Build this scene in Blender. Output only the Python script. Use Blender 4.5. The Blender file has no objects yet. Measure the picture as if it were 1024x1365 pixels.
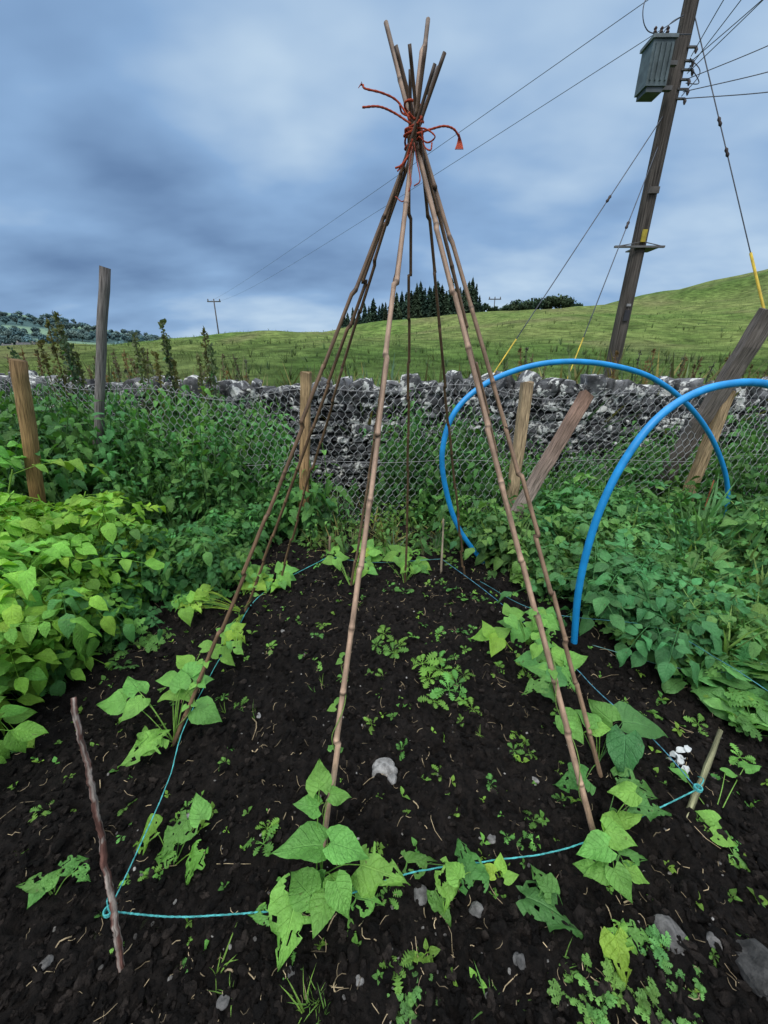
import bpy, bmesh, math, numpy as np
rng=np.random.default_rng(7)
# ------------------------------------------------------------------ survey helpers
H=1.35; TH=math.radians(22); st,ct=math.sin(TH),math.cos(TH)
def ray(px,py):
    cx=(px-512)/512.; cy=(682.5-py)/512.
    return np.array([cx, ct+cy*st, -st+cy*ct])
def gp(px,py,z=0.):
    d=ray(px,py); t=(z-H)/d[2]; return np.array([d[0]*t,d[1]*t,z])
def yp(px,py,Y):
    d=ray(px,py); t=Y/d[1]; return np.array([d[0]*t,Y,H+d[2]*t])
def proj(P):
    x,y,z=P[0],P[1],P[2]-H
    dep=y*ct-z*st; up=y*st+z*ct
    return 512+512*x/dep, 682.5-512*up/dep
def nrm(v): v=np.asarray(v,float); return v/(np.linalg.norm(v)+1e-12)
def vn(x,y,seed=0):
    x=np.asarray(x,float); y=np.asarray(y,float)
    xi=np.floor(x); yi=np.floor(y); fx=x-xi; fy=y-yi
    fx=fx*fx*(3-2*fx); fy=fy*fy*(3-2*fy)
    def h(i,j):
        s=np.sin(i*127.1+j*311.7+seed*74.7)*43758.5453
        return s-np.floor(s)
    return (h(xi,yi)*(1-fx)+h(xi+1,yi)*fx)*(1-fy)+(h(xi,yi+1)*(1-fx)+h(xi+1,yi+1)*fx)*fy
# ------------------------------------------------------------------ mesh building
class MB:
    def __init__(s): s.p=[[],[],[],[],[]]; s.n=0
    def add(s,V,L,T,U=None,C=None):
        V=np.asarray(V,float).reshape(-1,3); n=len(V)
        if n==0: return s
        if U is None: U=np.full((n,2),.5)
        if C is None: C=np.ones((n,3))
        C=np.asarray(C,float)
        if C.ndim==1: C=np.tile(C,(n,1))
        for a,b in zip(s.p,(V,np.asarray(L,int)+s.n,np.asarray(T,int),U,C)): a.append(b)
        s.n+=n; return s
    def arr(s): return [np.concatenate(a) for a in s.p]
    def inst(s,tpl,P,R,S,C):
        V,L,T,U,K=tpl; P=np.asarray(P,float); m=len(P); n=len(V)
        if m==0: return s
        S=np.asarray(S,float)
        if S.ndim==1: S=np.repeat(S[:,None],3,1)
        W=np.einsum('mij,mnj->mni',R,V[None]*S[:,None,:])+P[:,None,:]
        L2=(L[None]+np.arange(m)[:,None]*n).ravel()
        return s.add(W.reshape(-1,3),L2,np.tile(T,m),np.tile(U,(m,1)),(np.asarray(C)[:,None,:]*K[None]).reshape(-1,3))
def build(name,mb,mat,smooth=True,parent=None):
    V,L,T,U,C=mb.arr() if isinstance(mb,MB) else mb
    me=bpy.data.meshes.new(name)
    me.vertices.add(len(V)); me.vertices.foreach_set('co',V.astype(np.float32).ravel())
    me.loops.add(len(L)); me.loops.foreach_set('vertex_index',L.astype(np.int32))
    me.polygons.add(len(T)); ls=np.concatenate([[0],np.cumsum(T)[:-1]]).astype(np.int32)
    me.polygons.foreach_set('loop_start',ls)
    me.polygons.foreach_set('use_smooth',np.full(len(T),smooth))
    me.update(calc_edges=True)
    uv=me.uv_layers.new(name='UVMap'); uv.data.foreach_set('uv',U[L].astype(np.float32).ravel())
    at=me.attributes.new('tint','FLOAT_COLOR','POINT')
    at.data.foreach_set('color',np.concatenate([C,np.ones((len(C),1))],1).astype(np.float32).ravel())
    me.materials.append(mat)
    ob=bpy.data.objects.new(name,me); bpy.context.scene.collection.objects.link(ob)
    if parent: ob.parent=parent
    return ob
def empty(name,loc=(0,0,0)):
    e=bpy.data.objects.new(name,None); bpy.context.scene.collection.objects.link(e); e.empty_display_size=.1
    return e
def tube(pts,r,sides=8,C=(1,1,1),cap=True):
    pts=np.asarray(pts,float); k=len(pts); r=np.broadcast_to(np.asarray(r,float),(k,))
    tg=np.gradient(pts,axis=0); tg/=np.linalg.norm(tg,axis=1)[:,None]+1e-12
    a=np.array([0,0,1.]) if abs(tg[0][2])<.9 else np.array([1.,0,0])
    n=nrm(np.cross(tg[0],a)); V=[];U=[];ln=0
    ang=np.linspace(0,2*np.pi,sides,endpoint=False)
    for i in range(k):
        n=nrm(n-tg[i]*np.dot(n,tg[i])); b=np.cross(tg[i],n)
        if i: ln+=np.linalg.norm(pts[i]-pts[i-1])
        for t in ang:
            V.append(pts[i]+r[i]*(math.cos(t)*n+math.sin(t)*b)); U.append((abs(t/np.pi-1)*r[i]*3+.5,ln))
    L=[];T=[]
    for i in range(k-1):
        for j in range(sides):
            q=(j+1)%sides
            L+=[i*sides+j,i*sides+q,(i+1)*sides+q,(i+1)*sides+j]; T.append(4)
    if cap:
        L+=list(range(sides))[::-1]; T.append(sides); L+=list(range((k-1)*sides,k*sides)); T.append(sides)
    C=np.asarray(C,float)
    if C.ndim==2: C=np.repeat(C,sides,0)
    else: C=np.tile(C,(len(V),1))
    return (np.array(V),np.array(L),np.array(T),np.array(U),C)
def smoothpts(P,n=40):
    P=np.asarray(P,float); m=len(P); Q=np.vstack([2*P[0]-P[1],P,2*P[-1]-P[-2]]); out=[]
    ts=np.linspace(0,m-1,n)
    for t in ts:
        i=min(int(t),m-2); f=t-i; a,b,c,d=Q[i],Q[i+1],Q[i+2],Q[i+3]
        out.append(.5*((2*b)+(c-a)*f+(2*a-5*b+4*c-d)*f*f+(3*b-a-3*c+d)*f**3))
    return np.array(out)
def box(c,s,C=(1,1,1),R=None):
    c=np.asarray(c,float); s=np.asarray(s,float)/2
    V=np.array([[x,y,z] for x in(-1,1) for y in(-1,1) for z in(-1,1)],float)*s
    if R is not None: V=V@np.asarray(R).T
    L=np.array([0,1,3,2, 4,6,7,5, 0,4,5,1, 2,3,7,6, 0,2,6,4, 1,5,7,3])
    U=np.array([[x*.1,z*.4] for x in(-1,1) for y in(-1,1) for z in(-1,1)],float)
    return (V+c,L,np.full(6,4),U,np.tile(C,(8,1)).astype(float))
def bm_tpl(fn,deform=None):
    bm=bmesh.new(); fn(bm); bm.verts.ensure_lookup_table()
    V=np.array([v.co[:] for v in bm.verts]); L=[];T=[]
    for f in bm.faces: L+=[v.index for v in f.verts]; T.append(len(f.verts))
    bm.free()
    if deform: V=deform(V)
    return [V,np.array(L),np.array(T),np.full((len(V),2),.5),np.ones((len(V),3))]
def rotz(a,tilt=0.,td=0.):
    a=np.asarray(a,float); m=len(a); tilt=np.broadcast_to(tilt,(m,)); td=np.broadcast_to(td,(m,))
    Z=np.zeros((m,3,3)); c,s=np.cos(a),np.sin(a)
    Z[:,0,0]=c;Z[:,0,1]=-s;Z[:,1,0]=s;Z[:,1,1]=c;Z[:,2,2]=1
    ax=np.stack([np.cos(td),np.sin(td),0*td],1); K=np.zeros((m,3,3))
    K[:,0,1]=-ax[:,2];K[:,0,2]=ax[:,1];K[:,1,0]=ax[:,2];K[:,1,2]=-ax[:,0];K[:,2,0]=-ax[:,1];K[:,2,1]=ax[:,0]
    Rt=np.eye(3)[None]+np.sin(tilt)[:,None,None]*K+(1-np.cos(tilt))[:,None,None]*(K@K)
    return Rt@Z
def frame(d,n):
    d=nrm(d); n=nrm(n-d*np.dot(n,d)); x=np.cross(d,n)
    return np.stack([x,d,n],1)
def tints(base,m,var=.2,hue=.08):
    b=1+rng.uniform(-var,var,m); h=rng.uniform(-hue,hue,m)
    return np.stack([base[0]*b*(1+2*h),base[1]*b*(1+.4*h),base[2]*b*(1-h)],1)
# ------------------------------------------------------------------ materials
def newmat(name):
    m=bpy.data.materials.new(name); m.use_nodes=True; nt=m.node_tree; nt.nodes.clear(); return m,nt
def nd(nt,t,**k):
    n=nt.nodes.new(t)
    for a,b in k.items(): setattr(n,a,b)
    return n
def mth(nt,op,a,b=None,c=None):
    n=nd(nt,'ShaderNodeMath',operation=op)
    for i,v in enumerate((a,b,c)):
        if v is None: continue
        if isinstance(v,(int,float)): n.inputs[i].default_value=v
        else: nt.links.new(v,n.inputs[i])
    return n.outputs[0]
def mix(nt,f,a,b,bt='MIX'):
    n=nd(nt,'ShaderNodeMix',data_type='RGBA',blend_type=bt)
    for s,v in ((n.inputs[0],f),(n.inputs[6],a),(n.inputs[7],b)):
        if isinstance(v,(int,float)): s.default_value=v
        elif isinstance(v,(tuple,list)): s.default_value=(*v,1) if len(v)==3 else v
        else: nt.links.new(v,s)
    return n.outputs[2]
def noise(nt,vec,scale,det=4,rough=.6,sc3=None):
    if sc3:
        mp=nd(nt,'ShaderNodeMapping'); mp.inputs['Scale'].default_value=sc3; nt.links.new(vec,mp.inputs[0]); vec=mp.outputs[0]
    n=nd(nt,'ShaderNodeTexNoise'); n.inputs['Scale'].default_value=scale; n.inputs['Detail'].default_value=det; n.inputs['Roughness'].default_value=rough
    nt.links.new(vec,n.inputs['Vector']); return n.outputs['Fac']
def sstep(nt,x,a,b):
    n=nd(nt,'ShaderNodeMapRange',interpolation_type='SMOOTHSTEP'); nt.links.new(x,n.inputs[0])
    n.inputs[1].default_value=a; n.inputs[2].default_value=b; return n.outputs[0]
def tmat(name,rough=.8,scale=30,amt=.5,bump=.3,bscale=None,sc3=None,uv=False,spec=.3,lichen=None,bdist=.01):
    m,nt=newmat(name); tc=nd(nt,'ShaderNodeTexCoord'); vec=tc.outputs['UV' if uv else 'Object']
    at=nd(nt,'ShaderNodeAttribute',attribute_name='tint')
    f=noise(nt,vec,scale,5,.65,sc3)
    g=mth(nt,'MULTIPLY_ADD',sstep(nt,f,.3,.7),2*amt,1-amt)
    gc=nd(nt,'ShaderNodeCombineXYZ'); [nt.links.new(g,gc.inputs[i]) for i in range(3)]
    col=mix(nt,1.,at.outputs['Color'],gc.outputs[0],'MULTIPLY')
    if lichen:
        for sc,th,cc in lichen:
            lf=noise(nt,vec,sc,6,.7); lf=sstep(nt,lf,th,th+.04); col=mix(nt,lf,col,cc)
    bs=nd(nt,'ShaderNodeBsdfPrincipled'); nt.links.new(col,bs.inputs['Base Color']); bs.inputs['Roughness'].default_value=rough
    bs.inputs['Specular IOR Level'].default_value=spec
    if bump:
        bp=nd(nt,'ShaderNodeBump'); bp.inputs['Strength'].default_value=bump; bp.inputs['Distance'].default_value=bdist
        nt.links.new(noise(nt,vec,bscale or scale*2,5,.7,sc3),bp.inputs['Height']); nt.links.new(bp.outputs[0],bs.inputs['Normal'])
    o=nd(nt,'ShaderNodeOutputMaterial'); nt.links.new(bs.outputs[0],o.inputs[0]); return m
def leafmat(name,tr=.3,rough=.45,vein=.5,lat=7.,spec=.35):
    m,nt=newmat(name); tc=nd(nt,'ShaderNodeTexCoord'); at=nd(nt,'ShaderNodeAttribute',attribute_name='tint')
    sp=nd(nt,'ShaderNodeSeparateXYZ'); nt.links.new(tc.outputs['UV'],sp.inputs[0])
    a=mth(nt,'MULTIPLY',mth(nt,'ABSOLUTE',mth(nt,'SUBTRACT',sp.outputs[0],.5)),2.)
    mid=mth(nt,'SUBTRACT',1.,sstep(nt,a,.015,.06))
    fr=mth(nt,'FRACT',mth(nt,'SUBTRACT',mth(nt,'MULTIPLY',sp.outputs[1],lat),mth(nt,'MULTIPLY',a,1.9)))
    l=sstep(nt,mth(nt,'ABSOLUTE',mth(nt,'SUBTRACT',fr,.5)),.42,.5)
    v=mth(nt,'MAXIMUM',mid,mth(nt,'MULTIPLY',l,.7))
    n1=noise(nt,tc.outputs['Object'],18,4); n2=noise(nt,tc.outputs['Object'],140,3)
    g=mth(nt,'MULTIPLY_ADD',n1,.9,.4); g=mth(nt,'MULTIPLY',g,mth(nt,'MULTIPLY_ADD',n2,.5,.85))
    gc=nd(nt,'ShaderNodeCombineXYZ'); [nt.links.new(g,gc.inputs[i]) for i in range(3)]
    col=mix(nt,1.,at.outputs['Color'],gc.outputs[0],'MULTIPLY')
    hi=mix(nt,1.,col,(1.5,1.35,1.6),'MULTIPLY'); col=mix(nt,mth(nt,'MULTIPLY',v,vein),col,hi)
    sps=sstep(nt,noise(nt,tc.outputs['Object'],55,2,.5),.70,.74); col=mix(nt,mth(nt,'MULTIPLY',sps,.55),col,(.10,.08,.03))
    bs=nd(nt,'ShaderNodeBsdfPrincipled'); nt.links.new(col,bs.inputs['Base Color']); bs.inputs['Roughness'].default_value=rough
    bs.inputs['Specular IOR Level'].default_value=spec
    bp=nd(nt,'ShaderNodeBump'); bp.inputs['Strength'].default_value=.7; bp.inputs['Distance'].default_value=.005; bp.invert=True
    nt.links.new(mth(nt,'ADD',v,mth(nt,'MULTIPLY',n2,1.8)),bp.inputs['Height']); nt.links.new(bp.outputs[0],bs.inputs['Normal'])
    tl=nd(nt,'ShaderNodeBsdfTranslucent'); nt.links.new(mix(nt,1.,col,(1.3,1.4,.7),'MULTIPLY'),tl.inputs[0])
    mx=nd(nt,'ShaderNodeMixShader'); mx.inputs[0].default_value=tr; nt.links.new(bs.outputs[0],mx.inputs[1]); nt.links.new(tl.outputs[0],mx.inputs[2])
    o=nd(nt,'ShaderNodeOutputMaterial'); nt.links.new(mx.outputs[0],o.inputs[0]); return m
M_leaf=leafmat('leaf',.25); M_bean=leafmat('bean_leaf',.3,.45,.55,5.5,.4); M_grass=leafmat('grass_blade',.2,.6,.0)
M_soil=tmat('soil',.8,45,.6,1.,160,spec=.16,bdist=.01)
M_ground=tmat('ground',.95,.9,.5,.8,4,spec=.05,bdist=.35)
M_stone=tmat('lichen_stone',.9,9,.6,.8,45,lichen=((24,.62,(.32,.32,.29)),(8.5,.54,(.58,.59,.56))),spec=.15,bdist=.015)
M_rock=tmat('pebble',.85,40,.5,.6,110)
M_wood=tmat('weathered_wood',.9,1,.6,.8,2.2,sc3=(240,7,1),uv=True,spec=.15,bdist=.006)
M_bam=tmat('bamboo',.5,1,.4,.25,3,sc3=(200,12,1),uv=True,spec=.35,bdist=.002)
M_pole=tmat('tarred_pole',.9,1,.65,.8,2,sc3=(60,1.5,1),uv=True,spec=.15,bdist=.02)
M_wire=tmat('galvanised_wire',.5,40,.2,0); M_steel=tmat('painted_steel',.6,6,.3,.1,30)
M_pipe=tmat('blue_pipe',.4,10,.12,.05,60,spec=.45); M_twine=tmat('twine',.9,1,.4,.9,2,sc3=(900,500,1),uv=True,bdist=.003,spec=.1)
M_straw=tmat('straw',.8,40,.3,.2); M_far=tmat('far_tree',.95,1.5,.5,0,spec=.05)
M_plast=tmat('render_wall',.8,2,.1,0)
# ------------------------------------------------------------------ terrain
def zr(x): return np.interp(x,[-400,-200,-110,-80,-60,-40,-14,22,46,66,86,120,200,400],[-9,-8,-5,0,2.6,4.6,7.8,10.3,12.6,16.4,21.3,29,40,50])
def hgt(x,y):
    x=np.asarray(x,float); y=np.asarray(y,float); R=100.
    t=np.clip((y-5)/(R-5),0,1); xs=x+8*np.sin(y*.05)
    g=np.where(t<.9,t,.9+.1*(1-(1-(t-.9)/.1)**2)*1.0)
    near=.1+(zr(xs)-.1)*g+ 1.3*(vn(x*.045,y*.045,3)-.5)*np.clip((y-12)/30,0,1)*2+ .3*(vn(x*.35,y*.35,5)-.5)*np.clip((y-6)/8,0,1)
    near=np.where(y>R,near-.07*(y-R),near)
    a=x/np.maximum(y,1); s=np.interp(a,[-1.2,-.893,-.675,-.506,-.4,-.2],[.105,.098,.062,.033,0,-.01])
    tf=np.clip((y-200)/700,0,1)
    far=-3+(s*900+4)*tf**1.5+6*(vn(x*.006,y*.006,9)-.5)*tf
    near=np.where(y>R,np.maximum(near,far),near)
    gar=-.045+.03*(vn(x*1.3,y*1.3,2)-.5)
    k=np.clip((y-4.2)/1.0,0,1)
    return gar*(1-k)+near*k
GA=np.array([.098,.175,.038]); GB_=np.array([.165,.20,.065]); GD=np.array([.05,.095,.024]); GR=np.array([.15,.14,.07])
def fieldcol(x,y):
    n1=vn(x*.09,y*.05,11); n2=vn(x*.7,y*.35,12); n3=vn(x*.03,y*.025,13); n4=vn(x*.22,y*.11,14)
    w=np.clip(n1*.9+n2*.6-.25,0,1)[:,None]; C=GA*(1-w)+GB_*w
    w2=(np.clip(n3*2-.8,0,1)*.7)[:,None]; C=C*(1-w2)+GD*w2
    w3=(np.clip(n4*3-1.7,0,1)*.6)[:,None]; C=C*(1-w3)+GR*w3
    return C*(.75+.5*n2)[:,None]
nr,na=220,520
rr=np.concatenate([[0.],np.geomspace(.4,4200,nr-1)]); aa=np.linspace(0,2*np.pi,na,endpoint=False)
RR,AA=np.meshgrid(rr,aa,indexing='ij'); X=RR*np.sin(AA); Y=RR*np.cos(AA); Z=hgt(X,Y)
V=np.stack([X,Y,Z],-1).reshape(-1,3); I=np.arange(nr*na).reshape(nr,na); J=np.roll(I,-1,1)
L=np.stack([I[:-1],I[1:],J[1:],J[:-1]],-1).reshape(-1)
x,y=V[:,0],V[:,1]; C=fieldcol(x,y)
far=(y>160)[:,None]; fc=np.where((vn(x*.012,y*.008,15)>.50)[:,None],np.array([.06,.11,.11]),np.array([.16,.25,.17])); C=np.where(far,fc,C)  # far hills bluish: distance haze painted into the ground colour
gard=(y<4.9)[:,None]; C=np.where(gard,np.array([.012,.014,.009]),C)
build('ground',(V,L,np.full(len(L)//4,4),np.zeros((len(V),2)),C),M_ground)
# ------------------------------------------------------------------ soil bed
def xL(y): return np.interp(y,[0,.9,1.0,1.6,2.2,2.8,3.05],[-1.7,-1.5,-1.42,-1.21,-.9,-.45,0])
def xR(y): return np.interp(y,[0,1.0,1.55,2.0,2.3,2.8,3.05],[1.9,1.55,1.25,.95,.6,.3,.1])
def bil(a): return 1-np.abs(2*a-1)
def soilh(x,y):
    wx=x+.03*vn(x*11,y*11,31); wy=y+.03*vn(x*11,y*11,32)
    h=.06*(vn(x*1.6,y*1.6,21)-.5)+.04*(vn(wx*6,wy*6,22)-.5)+.032*(vn(wx*15,wy*15,23)-.5)
    h+=.026*(bil(vn(wx*30,wy*30,24))-.5)*(.4+vn(x*5,y*5,29))+.016*(vn(wx*62,wy*62,26)-.5)+.010*(vn(x*120,y*120,25)-.5)
    return h
nx,ny=800,610
xs=np.linspace(-2.7,2.7,nx); ys=np.linspace(-.4,3.7,ny); XX,YY=np.meshgrid(xs,ys)
ZZ=soilh(XX,YY)
edge=np.minimum(np.minimum(XX+2.7,2.7-XX),np.minimum(YY+.4,3.7-YY)); ZZ=ZZ-.08*np.clip(1-edge/.15,0,1)
V=np.stack([XX,YY,ZZ],-1).reshape(-1,3); I=np.arange(nx*ny).reshape(ny,nx)
L=np.stack([I[:-1,:-1],I[:-1,1:],I[1:,1:],I[1:,:-1]],-1).reshape(-1)
cn=(.4+.5*vn(V[:,0]*3,V[:,1]*3,27)+.9*vn(V[:,0]*34,V[:,1]*34,28)*vn(V[:,0]*8,V[:,1]*8,33))[:,None]
SC=np.array([.0088,.0070,.0060])
build('vegetable_bed_soil',(V,L,np.full(len(L)//4,4),np.zeros((len(V),2)),SC*cn),M_soil)
def lump(seed,amp=.6,sub=2):
    r=np.random.default_rng(seed)
    def d(V):
        k=r.normal(size=(6,3)); o=np.zeros(len(V))
        for q in k: o+=np.sin(V@q*3.2+q[0]*5)
        V=V*(1+amp*o/3)[:,None]; return V*np.array([1,.8,.6])
    return bm_tpl(lambda b: bmesh.ops.create_icosphere(b,subdivisions=sub,radius=1),d)
LUMPS=[lump(i) for i in range(6)]
RK=[lump(70+i,.22,3) for i in range(3)]
mb=MB()
for t in LUMPS:
    m=4600; yy=.25+2.6*rng.random(m)**1.7; xx=rng.uniform(-1.9,1.9,m)*np.clip(.35+yy*.7,.3,1)
    s=.0018+.013*rng.random(m)**5+.0025*rng.random(m)
    mb.inst(t,np.stack([xx,yy,soilh(xx,yy)+s*.3],1),rotz(rng.uniform(0,6.3,m),rng.uniform(0,3,m),rng.uniform(0,6,m)),s,SC*(.4+2.8*rng.random((m,1))**2.5))
build('soil_crumbs',mb,M_soil,smooth=False)
# stones lying on bed
mb=MB()
SP=[(513,1030,13,.26),(524,1044,6,.2),(890,1252,12,.10),(1008,1308,17,.045),(560,1197,8,.12),(635,1215,6,.15),(345,958,3,.2),(378,845,3,.2),(480,1312,4,.2),(715,1035,4,.2),(300,1345,5,.1),(945,1265,5,.13),(655,1120,4,.14),(250,1085,3,.2),(390,1300,4,.1),(690,1290,5,.09),(60,1280,5,.1)]
for i,(a,b,r,c) in enumerate(SP):
    p=gp(a,b); s=r*np.linalg.norm(p-[0,0,H])/512; p[2]=soilh(p[0],p[1])+s*.2
    mb.inst(RK[i%3],[p],rotz([i*1.3],.3,i),np.array([[s*1.1,s*1.1,s*.9]]),np.array([[c,c*.98,c*.95]]))
m=330; yy=.35+2.2*rng.random(m)**1.3; xx=rng.uniform(-1.3,1.3,m)*np.minimum(1,.3+yy*.7); c=rng.uniform(.04,.28,(m,1))
mb.inst(LUMPS[1],np.stack([xx,yy,soilh(xx,yy)+.003],1),rotz(rng.uniform(0,6,m)),rng.uniform(.0015,.005,m),c*np.array([1,.96,.9]))
build('garden_stones',mb,M_rock,smooth=False)
# straw & twigs on the soil
mb=MB()
for i in range(1300):
    yy=.3+2.4*rng.random()**1.3; xx=rng.uniform(-1.4,1.4)*min(1,.3+yy*.7); a=rng.uniform(0,6.3); ln=rng.uniform(.006,.035)*(1 if rng.random()<.88 else 2.8); bd=rng.uniform(-.35,.35)*ln
    P=[]
    for t in (-1,-.4,.3,1):
        q=np.array([xx+math.cos(a)*t*ln*.5-math.sin(a)*bd*(1-t*t),yy+math.sin(a)*t*ln*.5+math.cos(a)*bd*(1-t*t)])
        P.append([q[0],q[1],soilh(q[0],q[1])+.006])
    mb.add(*tube(P,rng.uniform(.0004,.0012)*(1 if rng.random()<.88 else 1.9),4,C=np.array([.46,.36,.22])*rng.uniform(.15,1.15)))
build('straw_litter',mb,M_straw)
# ------------------------------------------------------------------ dry stone wall
def rbox(seed):
    r=np.random.default_rng(seed)
    def d(V):
        V=V/ (np.sum(np.abs(V)**9,1)**(1/9.))[:,None]
        k=r.normal(size=(9,3)); o=np.zeros_like(V)
        for q in k: o+=np.outer(np.sin(V@q*2.2+q[1]*4),q)*.045
        V=V+o; sh=r.normal(0,.16,(2,)); V[:,2]+=sh[0]*V[:,0]; V[:,0]+=sh[1]*V[:,2]
        return V*.5
    def f(b):
        bmesh.ops.create_cube(b,size=2); bmesh.ops.subdivide_edges(b,edges=b.edges[:],cuts=3,use_grid_fill=True)
    return bm_tpl(f,d)
ST=[rbox(40+i) for i in range(12)]
WY=4.15
mb=MB(); items=[[] for _ in ST]
z=-.02
while z<1.0:
    ch=rng.uniform(.04,.1); x0=-13.
    while x0<13:
        w=rng.uniform(.05,.21); 
        items[rng.integers(12)].append((x0+w/2,WY+.12+rng.uniform(-.045,.04)+z*.06,z+ch/2+rng.uniform(-.016,.016),w*.98,.3,ch*rng.uniform(.8,1.1),rng.uniform(-.16,.16),rng.uniform(.35,1.6)))
        x0+=w*.99
    z+=ch*.97
x0=-13.
while x0<13:
    w=rng.uniform(.05,.17); hh=rng.uniform(.06,.19)
    items[rng.integers(12)].append((x0+w/2,WY+.2+rng.uniform(-.05,.05),.98+hh/2+.04*math.sin(x0*1.3),w*1.05,.36,hh*1.1,rng.uniform(-.5,.5),rng.uniform(.8,1.9))); x0+=w*.9
for t,it in zip(ST,items):
    it=np.array(it); m=len(it); R=rotz(rng.uniform(-.2,.2,m),it[:,6],np.full(m,np.pi/2))
    mb.inst(t,it[:,:3],R,it[:,3:6],np.array([.082,.084,.088])*it[:,7:8])
wall=build('dry_stone_wall',mb,M_stone)
mb=MB(); mb.add(*box((0,WY+.42,.48),(26,.5,.98),(.012,.012,.012))); build('wall_core',mb,M_soil,False,parent=wall)
# ------------------------------------------------------------------ plant templates
def leaf(vs,ws,back=0.,fold=.15,droop=.3,cols=1,wave=0.,rag=0,seed=0,dense=0,curl=0.):
    vs=np.array(vs,float); ws=np.array(ws,float)
    if dense:
        v2=np.linspace(0,1,dense); ws=np.interp(v2,vs,ws); vs=v2
        ws=ws*(1+.03*np.sin(vs*40))
    us=np.linspace(-1,1,2*cols+1); V=[];U=[]
    for v,w in zip(vs,ws):
        for u in us:
            ww=w
            if rag: ww=w*(1-.4*rag*float(vn(v*6+seed*3,np.sign(u)*3+seed,seed)>.58)*abs(u))
            V.append([u*ww+curl*v*v,v-back*abs(u)**1.3*math.exp(-v*5),fold*abs(u)*w-droop*v*v+wave*math.sin(v*9+u*3+seed)*abs(u)]); U.append([u*.5+.5,v])
    k=len(us); L=[];T=[]
    for i in range(len(vs)-1):
        for j in range(k-1):
            if rag:
                cu,cv=(us[j]+us[j+1])/2,(vs[i]+vs[i+1])/2
                if float(vn(cu*3.4+seed*7.3,cv*8+seed*2.1,seed+5))>1-.26*rag and abs(cu)>.1: continue
            a=i*k+j; L+=[a,a+1,a+k+1,a+k]; T.append(4)
    return [np.array(V),np.array(L),np.array(T),np.array(U),np.ones((len(V),3))]
BV=[0,.06,.14,.24,.36,.5,.64,.76,.87,.95,1]; BW=[.22,.34,.42,.45,.42,.34,.24,.155,.08,.03,.0]
BE=[leaf(BV,BW,.17,f,d,3,w,dense=17,seed=i,curl=c) for i,(f,d,w,c) in enumerate([(.12,.22,.04,.05),(.28,.15,.05,-.1),(-.12,.35,.06,.08),(.2,.55,.04,-.04),(-.3,.2,.07,.1)])]
BR=[leaf(BV,BW,.17,f,.35,8,.08,rag=1,dense=28,seed=i+3,curl=.05) for i,f in enumerate([.1,-.18,.2,.05,-.1])]
def serr(n,wmax,p=1.5,tooth=.25):
    v=np.linspace(0,1,n); w=wmax*np.sin(np.pi*v**.62)**.9; w=w*np.where(np.arange(n)%2==0,1-tooth,1); w[0]=.06*wmax; w[-1]=0; return v,w
NL=[leaf(*serr(12,.33,tooth=.3),.06,.2,d,1,.03,seed=i,curl=c) for i,(d,c) in enumerate([(.25,.05),(.5,-.1),(.85,.08)])]
PL=[leaf([0,.12,.3,.5,.72,.9,1],[.03,.26,.36,.34,.22,.08,0],0,.22,d,1,.05,seed=i) for i,d in enumerate([.2,.5,.7])]
PQ=[leaf([0,.1,.25,.42,.6,.76,.9,1],[.03,.2,.31,.33,.27,.17,.06,0],0,f,d,2,.08,seed=i,curl=c) for i,(f,d,c) in enumerate([(.35,.25,.06),(.5,.5,-.1),(-.15,.8,.1),(.25,.1,-.06)])]
LO=[leaf([0,.2,.26,.36,.42,.5,.58,.66,.74,.82,.9,1],[.03,.04,.2,.05,.28,.08,.34,.1,.33,.17,.2,0],0,.15,.35,1,.03,seed=i,curl=.1*(i-.5)) for i in range(2)]
BG=[leaf([0,.1,.25,.45,.65,.85,.95,1],[.03,.13,.25,.31,.3,.2,.08,0],0,.25,d,3,.09,dense=16,seed=i) for i,d in enumerate([.3,.6])]
GB=leaf([0,.35,.7,1],[.012,.014,.010,.0],0,.3,.25,1)
def fanleaf(seed):
    r=np.random.default_rng(seed); mb=MB()
    for k,a in enumerate((-1.15,-.6,0,.6,1.15)):
        d=np.array([math.sin(a),math.cos(a),r.uniform(-.25,.1)]); mb.inst(LO[k%2],[[0,.05,0]],frame(d,np.array([0,0,1.])+r.normal(0,.15,3))[None],np.array([[.8,1,1]])*(.95-.22*abs(a)),np.array([[1,1,1]])*r.uniform(.9,1.1))
    return mb.arr()
FL=[fanleaf(i) for i in range(3)]
def stalk(mb,P,r,C,n=6,sides=5): 
    Q=smoothpts(P,n); mb.add(*tube(Q,np.linspace(r,r*.6,n),sides,C=C,cap=False))
def nettle(h,nn,ls,seed):
    r=np.random.default_rng(seed); mb=MB(); bx,by=r.normal(0,.11*h,2)
    top=np.array([bx,by,h]); stalk(mb,[[0,0,-.02],[bx*.2,by*.2,h*.5],top],.004,(.9,.8,.9),5,4)
    for i in range(nn):
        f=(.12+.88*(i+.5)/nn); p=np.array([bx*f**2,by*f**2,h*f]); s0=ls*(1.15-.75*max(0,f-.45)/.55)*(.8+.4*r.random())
        for k in range(2):
            an=i*1.65+k*np.pi+r.normal(0,.3)
            pt=r.uniform(-.8,.25); d=np.array([math.cos(an)*math.cos(pt),math.sin(an)*math.cos(pt),math.sin(pt)])
            R=frame(d,np.array([0,0,1.])+r.normal(0,.35,3)); q=p+d*ls*.3
            b=.4+.85*f+r.uniform(-.2,.2)  # tint darkens down the stem, painting in shade deep in the stand
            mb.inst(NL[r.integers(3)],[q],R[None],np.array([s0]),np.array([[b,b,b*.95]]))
    return mb.arr()
NT=[nettle(1.,11,.118,i) for i in range(7)]; NLW=[nettle(.42,6,.094,20+i) for i in range(6)]
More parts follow.
